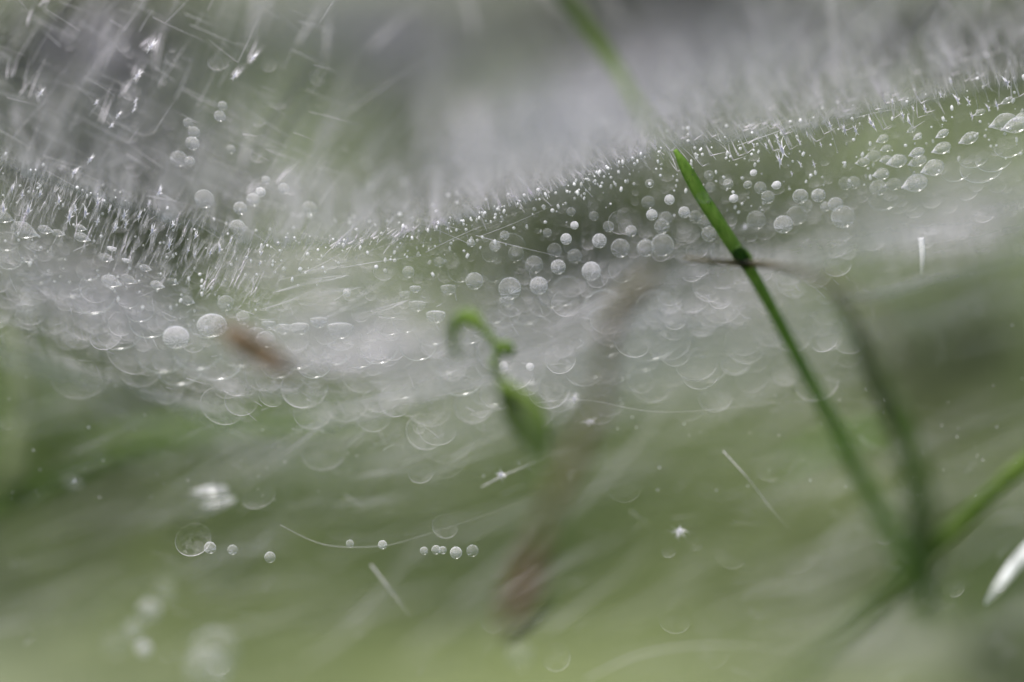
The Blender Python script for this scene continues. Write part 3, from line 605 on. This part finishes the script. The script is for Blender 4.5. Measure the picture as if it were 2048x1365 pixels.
D(o4, Z, [(1865,700,50,.7),(1755,735,55,.6),(1570,720,40,.7),(1990,740,75,.6),(1660,740,45,.5),(1500,760,45,.5)], 'cupleft', shape='fan')
D(o4, Z, [(60,340,80,.8),(150,300,80,.7),(350,300,60,.7),(550,560,130,.9),(1630,960,105,1.1),(1840,960,100,.8),(1160,870,150,.7),(1280,930,150,.7),(950,880,160,.6),(880,700,130,.7),(520,410,75,.8),(760,590,55,.7),(1960,900,80,.8),(1900,860,80,.7),(700,760,140,.5),(1050,960,150,.6),(420,480,110,.5),(820,640,90,.5),(1400,880,120,.5),(1540,880,110,.5),(1740,900,110,.6),(40,240,70,.7),(240,430,70,.6),(1220,700,130,.4)], 'filmleft', mat='arc', asp=.85, rot=12)
D((700,560), Z, [(170,400,110,.8),(400,380,110,.7),(60,440,90,.8),(560,470,100,.5),(700,300,90,.5),(880,350,90,.5),(1040,520,110,.6),(650,560,140,.6),(300,600,120,.4),(820,640,120,.4),(480,300,100,.4),(1500,330,150,.45),(1750,350,150,.35),(1250,430,110,.3),(1400,480,120,.3),(1700,440,120,.35),(230,250,90,.4),(1030,180,100,.5)], 'filmmid', mat='arc', asp=.85, rot=10)
D((0,0), Z, [(1305,585,24,.5),(1302,620,28,.6),(1285,680,34,.6),(1410,635,18,.6),(1588,607,14,.7),(1665,555,16,.6),(1763,738,16,.7),(1125,840,42,.6),(1135,775,36,.45),(1100,720,30,.45),(1195,1165,58,.4),(1390,1330,46,.6),(1045,930,50,.4),(1110,945,30,.6),(1265,875,24,.6),(1305,885,24,.6),(1350,875,28,.5),(1530,985,20,.7),(1660,1000,16,.6),(1695,985,14,.6),(1555,1055,26,.7),(1660,1105,34,.5),(1765,1100,20,.7),(1525,1125,30,.9),(1480,1170,40,.6),(1405,1220,40,.7),(1810,1220,44,.4),(1990,905,20,.7),(1240,955,16,.5),(1390,970,14,.6),(1220,750,16,.5)], 'upperleft', asp=.9, rot=-30)
D((0,0), Z, [(525,940,22,1),(430,1015,26,1),(690,680,20,.9),(650,740,18,.8),(790,620,14,.7),(790,595,14,.7),(780,650,14,.7),(780,715,13,.7),(880,280,30,1.1),(800,450,26,1),(560,605,18,.7),(1370,450,24,.9),(1480,345,26,.8),(235,550,24,1.1),(930,1130,26,1.2)], 'fanupper', shape='kite', mat='spark', rot=-32, asp=1.4, kr=1.5)
# isolated drops lower down, picture pixels
one = lambda rows, zone, **k: D((0,0), 1, rows, zone, **k)
one([(1060,734,8,1,1,0),(1170,941,5,1.4,1,0),(1007,733,10,.6,1,0),(1030,1010,5,1.2,1,0),(1341,826,5,1.2,1,0),(1122,741,5,1.1,1,0),(1143,740,5,1.1,1,0),(1148,953,4,1,1,0),(1203,920,3,1.1,1,0),(1248,728,6,.9,1,0),(1095,977,3,1,1,0)], 'lonely', mat='spark')
one([(540,1115,11,.8),(640,1083,6,.9),(700,1088,8,.7),(765,1090,9,.9),(838,1074,5,1),(848,1102,8,.8),(872,1100,9,.8),(885,1101,8,.8),(912,1106,12,.9),(945,1102,12,.5),(420,1096,12,.8),(465,1100,10,.6),(715,1083,5,.8)], 'string')
one([(1150,800,32,.9,.35,50),(1180,845,40,.6,.3,35),(1003,950,28,.9,.5,100),(1360,1062,38,.45,.5,140),(1125,1140,1,.1,.5,0),(150,962,16,1.2,.5,160),(1490,455,24,1,.35,35),(178,855,12,1,.4,150)], 'flake', shape='kite', mat='spark')  # ghost glints of light built as spiked shapes
one([(420,982,36,.8,.26,5),(438,1006,34,.7,.2,12)], 'glare', shape='almond', mat='spark')  # bright web glints built as flat almond shapes
one([(1145,805,8,1.5),(1040,1312,26,.4),(298,1222,22,.9),(266,1262,20,.8),(288,1298,14,1.3),(430,1306,50,.4),(415,1342,46,.55),(230,1290,26,.3),(330,1185,22,.3),(52,612,22,.7)], 'blob', mat='round')
DROPS = [d for d in DROPS if d['b'] > .15]
print('drops placed by hand', len(DROPS))

ZONE = {
 'rightband': 'clear round dewdrop in the band left of the leaning green stem',
 'midlow': 'pale disc-like dewdrop low under the middle of the silk ridge',
 'midleft': 'small round dewdrop just under the left half of the bright ridge',
 'midhigh': 'small round dewdrop close under the rising part of the ridge',
 'ridgebead': 'tiny bright bead sitting on the rising silk ridge',
 'spark': 'dazzling white dewdrop standing out among duller ones by the ridge',
 'leftlow': 'greyish dewdrop in the hollow left of the middle',
 'cup': 'half-moon dewdrop hanging in the silk left of centre',
 'aboveridge': 'faint small dewdrop above the left end of the ridge',
 'film': 'very faint large round dewdrop among the discs under the ridge',
 'crest': 'large faint dewdrop with only its upper rim shining',
 'rightspark': 'bright white oval dewdrop right beside the leaning stem tip',
 'rightlow': 'pale dewdrop around and right of the leaning stem',
 'rightbig': 'large whitish dewdrop in the row right of the leaning stem',
 'almond': 'almond-shaped dewdrop with a shining left point, far right',
 'rightfilm': 'broad faint oval dewdrop at the right edge under the almonds',
 'kiteright': 'sharp kite-shaped glinting dewdrop in the streaked silk at right',
 'kiteleft': 'upright spindle-shaped glinting dewdrop in the band at left',
 'fanleft': 'flat-topped sparkling dewdrop in the left band',
 'starleft': 'tiny star-like dewdrop between the left band and the ridge',
 'almondleft': 'scale-shaped dewdrop pointing right in the left band',
 'lefttrail': 'rounded dewdrop on the lower edge of the left band',
 'cupleft': 'cup-shaped dewdrop right of the withered leaf',
 'filmleft': 'large faint overlapping dewdrop edge under the left band',
 'filmmid': 'large faint overlapping dewdrop edge around the seedling',
 'upperleft': 'dim speckled dewdrop in the grey silk at upper left',
 'fanupper': 'swept glinting dewdrop on the silk streaks at upper left',
 'lonely': 'lone tiny glinting dewdrop on the taut thread region below centre',
 'string': 'dewdrop on the beaded thread low in the picture',
 'flake': 'slender slanting ghost glint built as spikes over the meadow',
 'glare': 'brilliant white web glint built as a drop over the dark grass at left',
 'blob': 'soft creamy dewdrop on the lower grass',
}
ORD = ['first','second','third','fourth','fifth','sixth','seventh','eighth','ninth','tenth','eleventh','twelfth','thirteenth','fourteenth','fifteenth','sixteenth','seventeenth','eighteenth','nineteenth','twentieth','twenty-first','twenty-second','twenty-third','twenty-fourth','twenty-fifth','twenty-sixth','twenty-seventh','twenty-eighth','twenty-ninth','thirtieth','thirty-first','thirty-second','thirty-third']
def place_drop(d, label, group, z=None):
    o = bpy.data.objects.new('dewdrop', drop_mesh(d['shape'], d['mat'])); C.objects.link(o)
    zz = z if z else zs(d['x'], d['y'])
    r = S(d['r'], zz); o.location = W(d['x'], d['y'], zz)
    o.rotation_euler = (CR.to_matrix() @ Euler((0, 0, R(d['rot']))).to_matrix()).to_euler()
    o.scale = (r, r*d['asp'], r); o.color = (d['b'], random.uniform(.4, 1.4), 0, 1)
    return tag(o, label, 'dewdrop', group)
DROPS.sort(key=lambda d: -d['r']*d['r']*d['asp']*d['b']**.5)
SMALL = DROPS[298:]; DROPS = DROPS[:298]
byz = {}
for d in DROPS: byz.setdefault(d['zone'], []).append(d)
for zn, L in byz.items():
    L.sort(key=lambda d: d['x'])
    for i, d in enumerate(L):
        z = None
        if zn in ('lonely','string'): z = .2506
        if zn == 'flake': z = .2535
        if zn == 'glare': z = .26
        if zn == 'blob': z = .266
        if zn == 'fanupper' or zn == 'upperleft': z = .2515
        if zn in ('film','filmleft','filmmid','crest','rightfilm'): z = zs(d['x'], d['y']) + random.uniform(-.002, .002)
        place_drop(d, '%s, %s from the left' % (ZONE[zn], ORD[i]), ZONE[zn].split(',')[0].replace('dewdrop', 'dewdrops'), z)
# the countless finest beads: one mass
fb = MB(); rnd = random.Random(5)
def bead(x, y, r, z, a=1.0, ro=0):
    b = len(fb.v); n = 8; ca, sa = math.cos(ro), math.sin(ro)
    X = CM.to_3x3() @ Vector((1,0,0)); Y = CM.to_3x3() @ Vector((0,1,0)); Zv = CM.to_3x3() @ Vector((0,0,1)); p = W(x, y, z); s = S(r, z)
    fb.v.append(p+Y*s*a); fb.uv.append((0, 0))
    for j in range(1, 4):
        th = math.pi*j/4
        for i in range(n):
            ph = 2*math.pi*i/n; u, v_, q = math.sin(th)*math.cos(ph), math.cos(th)*a, math.sin(th)*math.sin(ph)*.7
            fb.v.append(p + X*(u*ca+v_*sa)*s + Y*(v_*ca-u*sa)*s + Zv*q*s); fb.uv.append((0, 0))
    fb.v.append(p-Y*s*a); fb.uv.append((0, 0)); e = b+1+3*n
    for i in range(n):
        k = (i+1) % n; fb.f.append((b, b+1+i, b+1+k)); fb.f.append((e, b+1+2*n+k, b+1+2*n+i))
        for j in range(2): fb.f.append((b+1+j*n+i, b+1+(j+1)*n+i, b+1+(j+1)*n+k, b+1+j*n+k))
for i in range(620):
    x = rnd.uniform(-20, 2070)
    if x < 520: y = yr(x)+rnd.uniform(-30, 200)
    elif x < 900: y = yr(x)+rnd.gauss(10, 40)
    elif x < 1330: y = yr(x)+abs(rnd.gauss(0, 40))-4
    else: y = yr(x)+rnd.uniform(-40, 150)
    a = rnd.choice([1, 1, 1.8]) ; bead(x, y, rnd.uniform(1.2, 3.6), zs(x, y)-.0003, a, rnd.uniform(-.5, .5))
for d in [q for q in SMALL if q['r'] < 4.5]: bead(d['x'], d['y'], d['r'], zs(d['x'], d['y']), d['asp'], R(-d['rot']))
for i in range(160):
    x = rnd.uniform(0, 2048); y = rnd.uniform(640, 1000); bead(x, y, rnd.uniform(.8, 1.8), .254)
M['bead'] = silk_mat('fine dew', (0.93,0.93,0.97), .6)
tag(fb.build('fine_dew', M['bead']), kind='stuff')

# faint overlapping drops built as blur rings, too many to count
rg = MB(); rnd = random.Random(9); BX = CM.to_3x3() @ Vector((1,0,0)); BY = CM.to_3x3() @ Vector((0,1,0)); BZ = CM.to_3x3() @ Vector((0,0,1))
def ring(x, y, r, z, asp=1.0, rot=0.0):
    b = len(rg.v); nu, nv = 22, 8; p = W(x, y, z); s_ = S(r, z); c, sn = math.cos(rot), math.sin(rot)
    for j in range(nv+1):
        th = math.pi*(.02+.96*j/nv)
        for i in range(nu):
            ph = 2*math.pi*i/nu; u, v_, q = math.sin(th)*math.cos(ph), math.sin(th)*math.sin(ph)*asp, math.cos(th)*.5
            rg.v.append(p + BX*(u*c-v_*sn)*s_ + BY*(u*sn+v_*c)*s_ + BZ*q*s_); rg.uv.append((u*.5+.5, v_/asp*.5+.5))
    for j in range(nv):
        for i in range(nu): a = b+j*nu+i; a2 = b+j*nu+(i+1) % nu; rg.f.append((a, a+nu, a2+nu, a2))
for i in range(500):
    x = rnd.uniform(-40, 1700); t = .5+rnd.gauss(0, .32); lo = lerp_tab([(0,130),(400,140),(600,80),(900,90),(1700,230)], x); hi = lerp_tab([(0,300),(400,330),(700,350),(1100,420),(1700,480)], x)
    ring(x, yr(x)+lo+(hi-lo)*t, rnd.uniform(10, 26)+30*abs(t)*rnd.random(), zs(x, yr(x)+200)+rnd.uniform(-.002, .002), rnd.uniform(.75, 1), rnd.uniform(-.6, .6))
for i in range(260):
    x = rnd.uniform(1330, 2080); t = rnd.random(); ring(x, yr(x)+30+250*t, rnd.uniform(6, 12)+18*t*rnd.random(), zs(x, yr(x)+60)+rnd.uniform(-.001, .001), rnd.uniform(.55, .9), R(20))
for i in range(220):
    x = rnd.uniform(-30, 560); t = rnd.random(); ring(x, yr(x)+60+170*t, rnd.uniform(6, 12)+12*t*rnd.random(), zs(x, yr(x)+60)+rnd.uniform(-.001, .001), rnd.uniform(.5, .85), R(-20))
for i in range(260):
    x = rnd.uniform(660, 1500); t = rnd.random(); ring(x, yr(x)+15+220*t, 4+24*t*rnd.random(), zs(x, yr(x)+60)+rnd.uniform(-.001, .001))
for i in range(34):
    x = rnd.uniform(0, 2048); ring(x, rnd.uniform(760, 1340), rnd.uniform(12, 46), rnd.uniform(.247, .254), rnd.uniform(.6, 1), rnd.uniform(-1, 1))
for i in range(90):
    x = rnd.uniform(0, 700); ring(x, rnd.uniform(80, 480), rnd.uniform(6, 24), .2525, rnd.uniform(.6, 1), rnd.uniform(-1, 1))
for d in [q for q in SMALL if q['r'] >= 4.5]: ring(d['x'], d['y'], d['r'], zs(d['x'], d['y']), d['asp'], R(d['rot']))
for i in range(150):
    x = rnd.uniform(420, 900); ring(x, yr(x)+rnd.uniform(10, 150), rnd.uniform(4, 15), .2505, rnd.uniform(.7, 1))
tag(rg.build('faint_dew', M['ring']), kind='stuff')
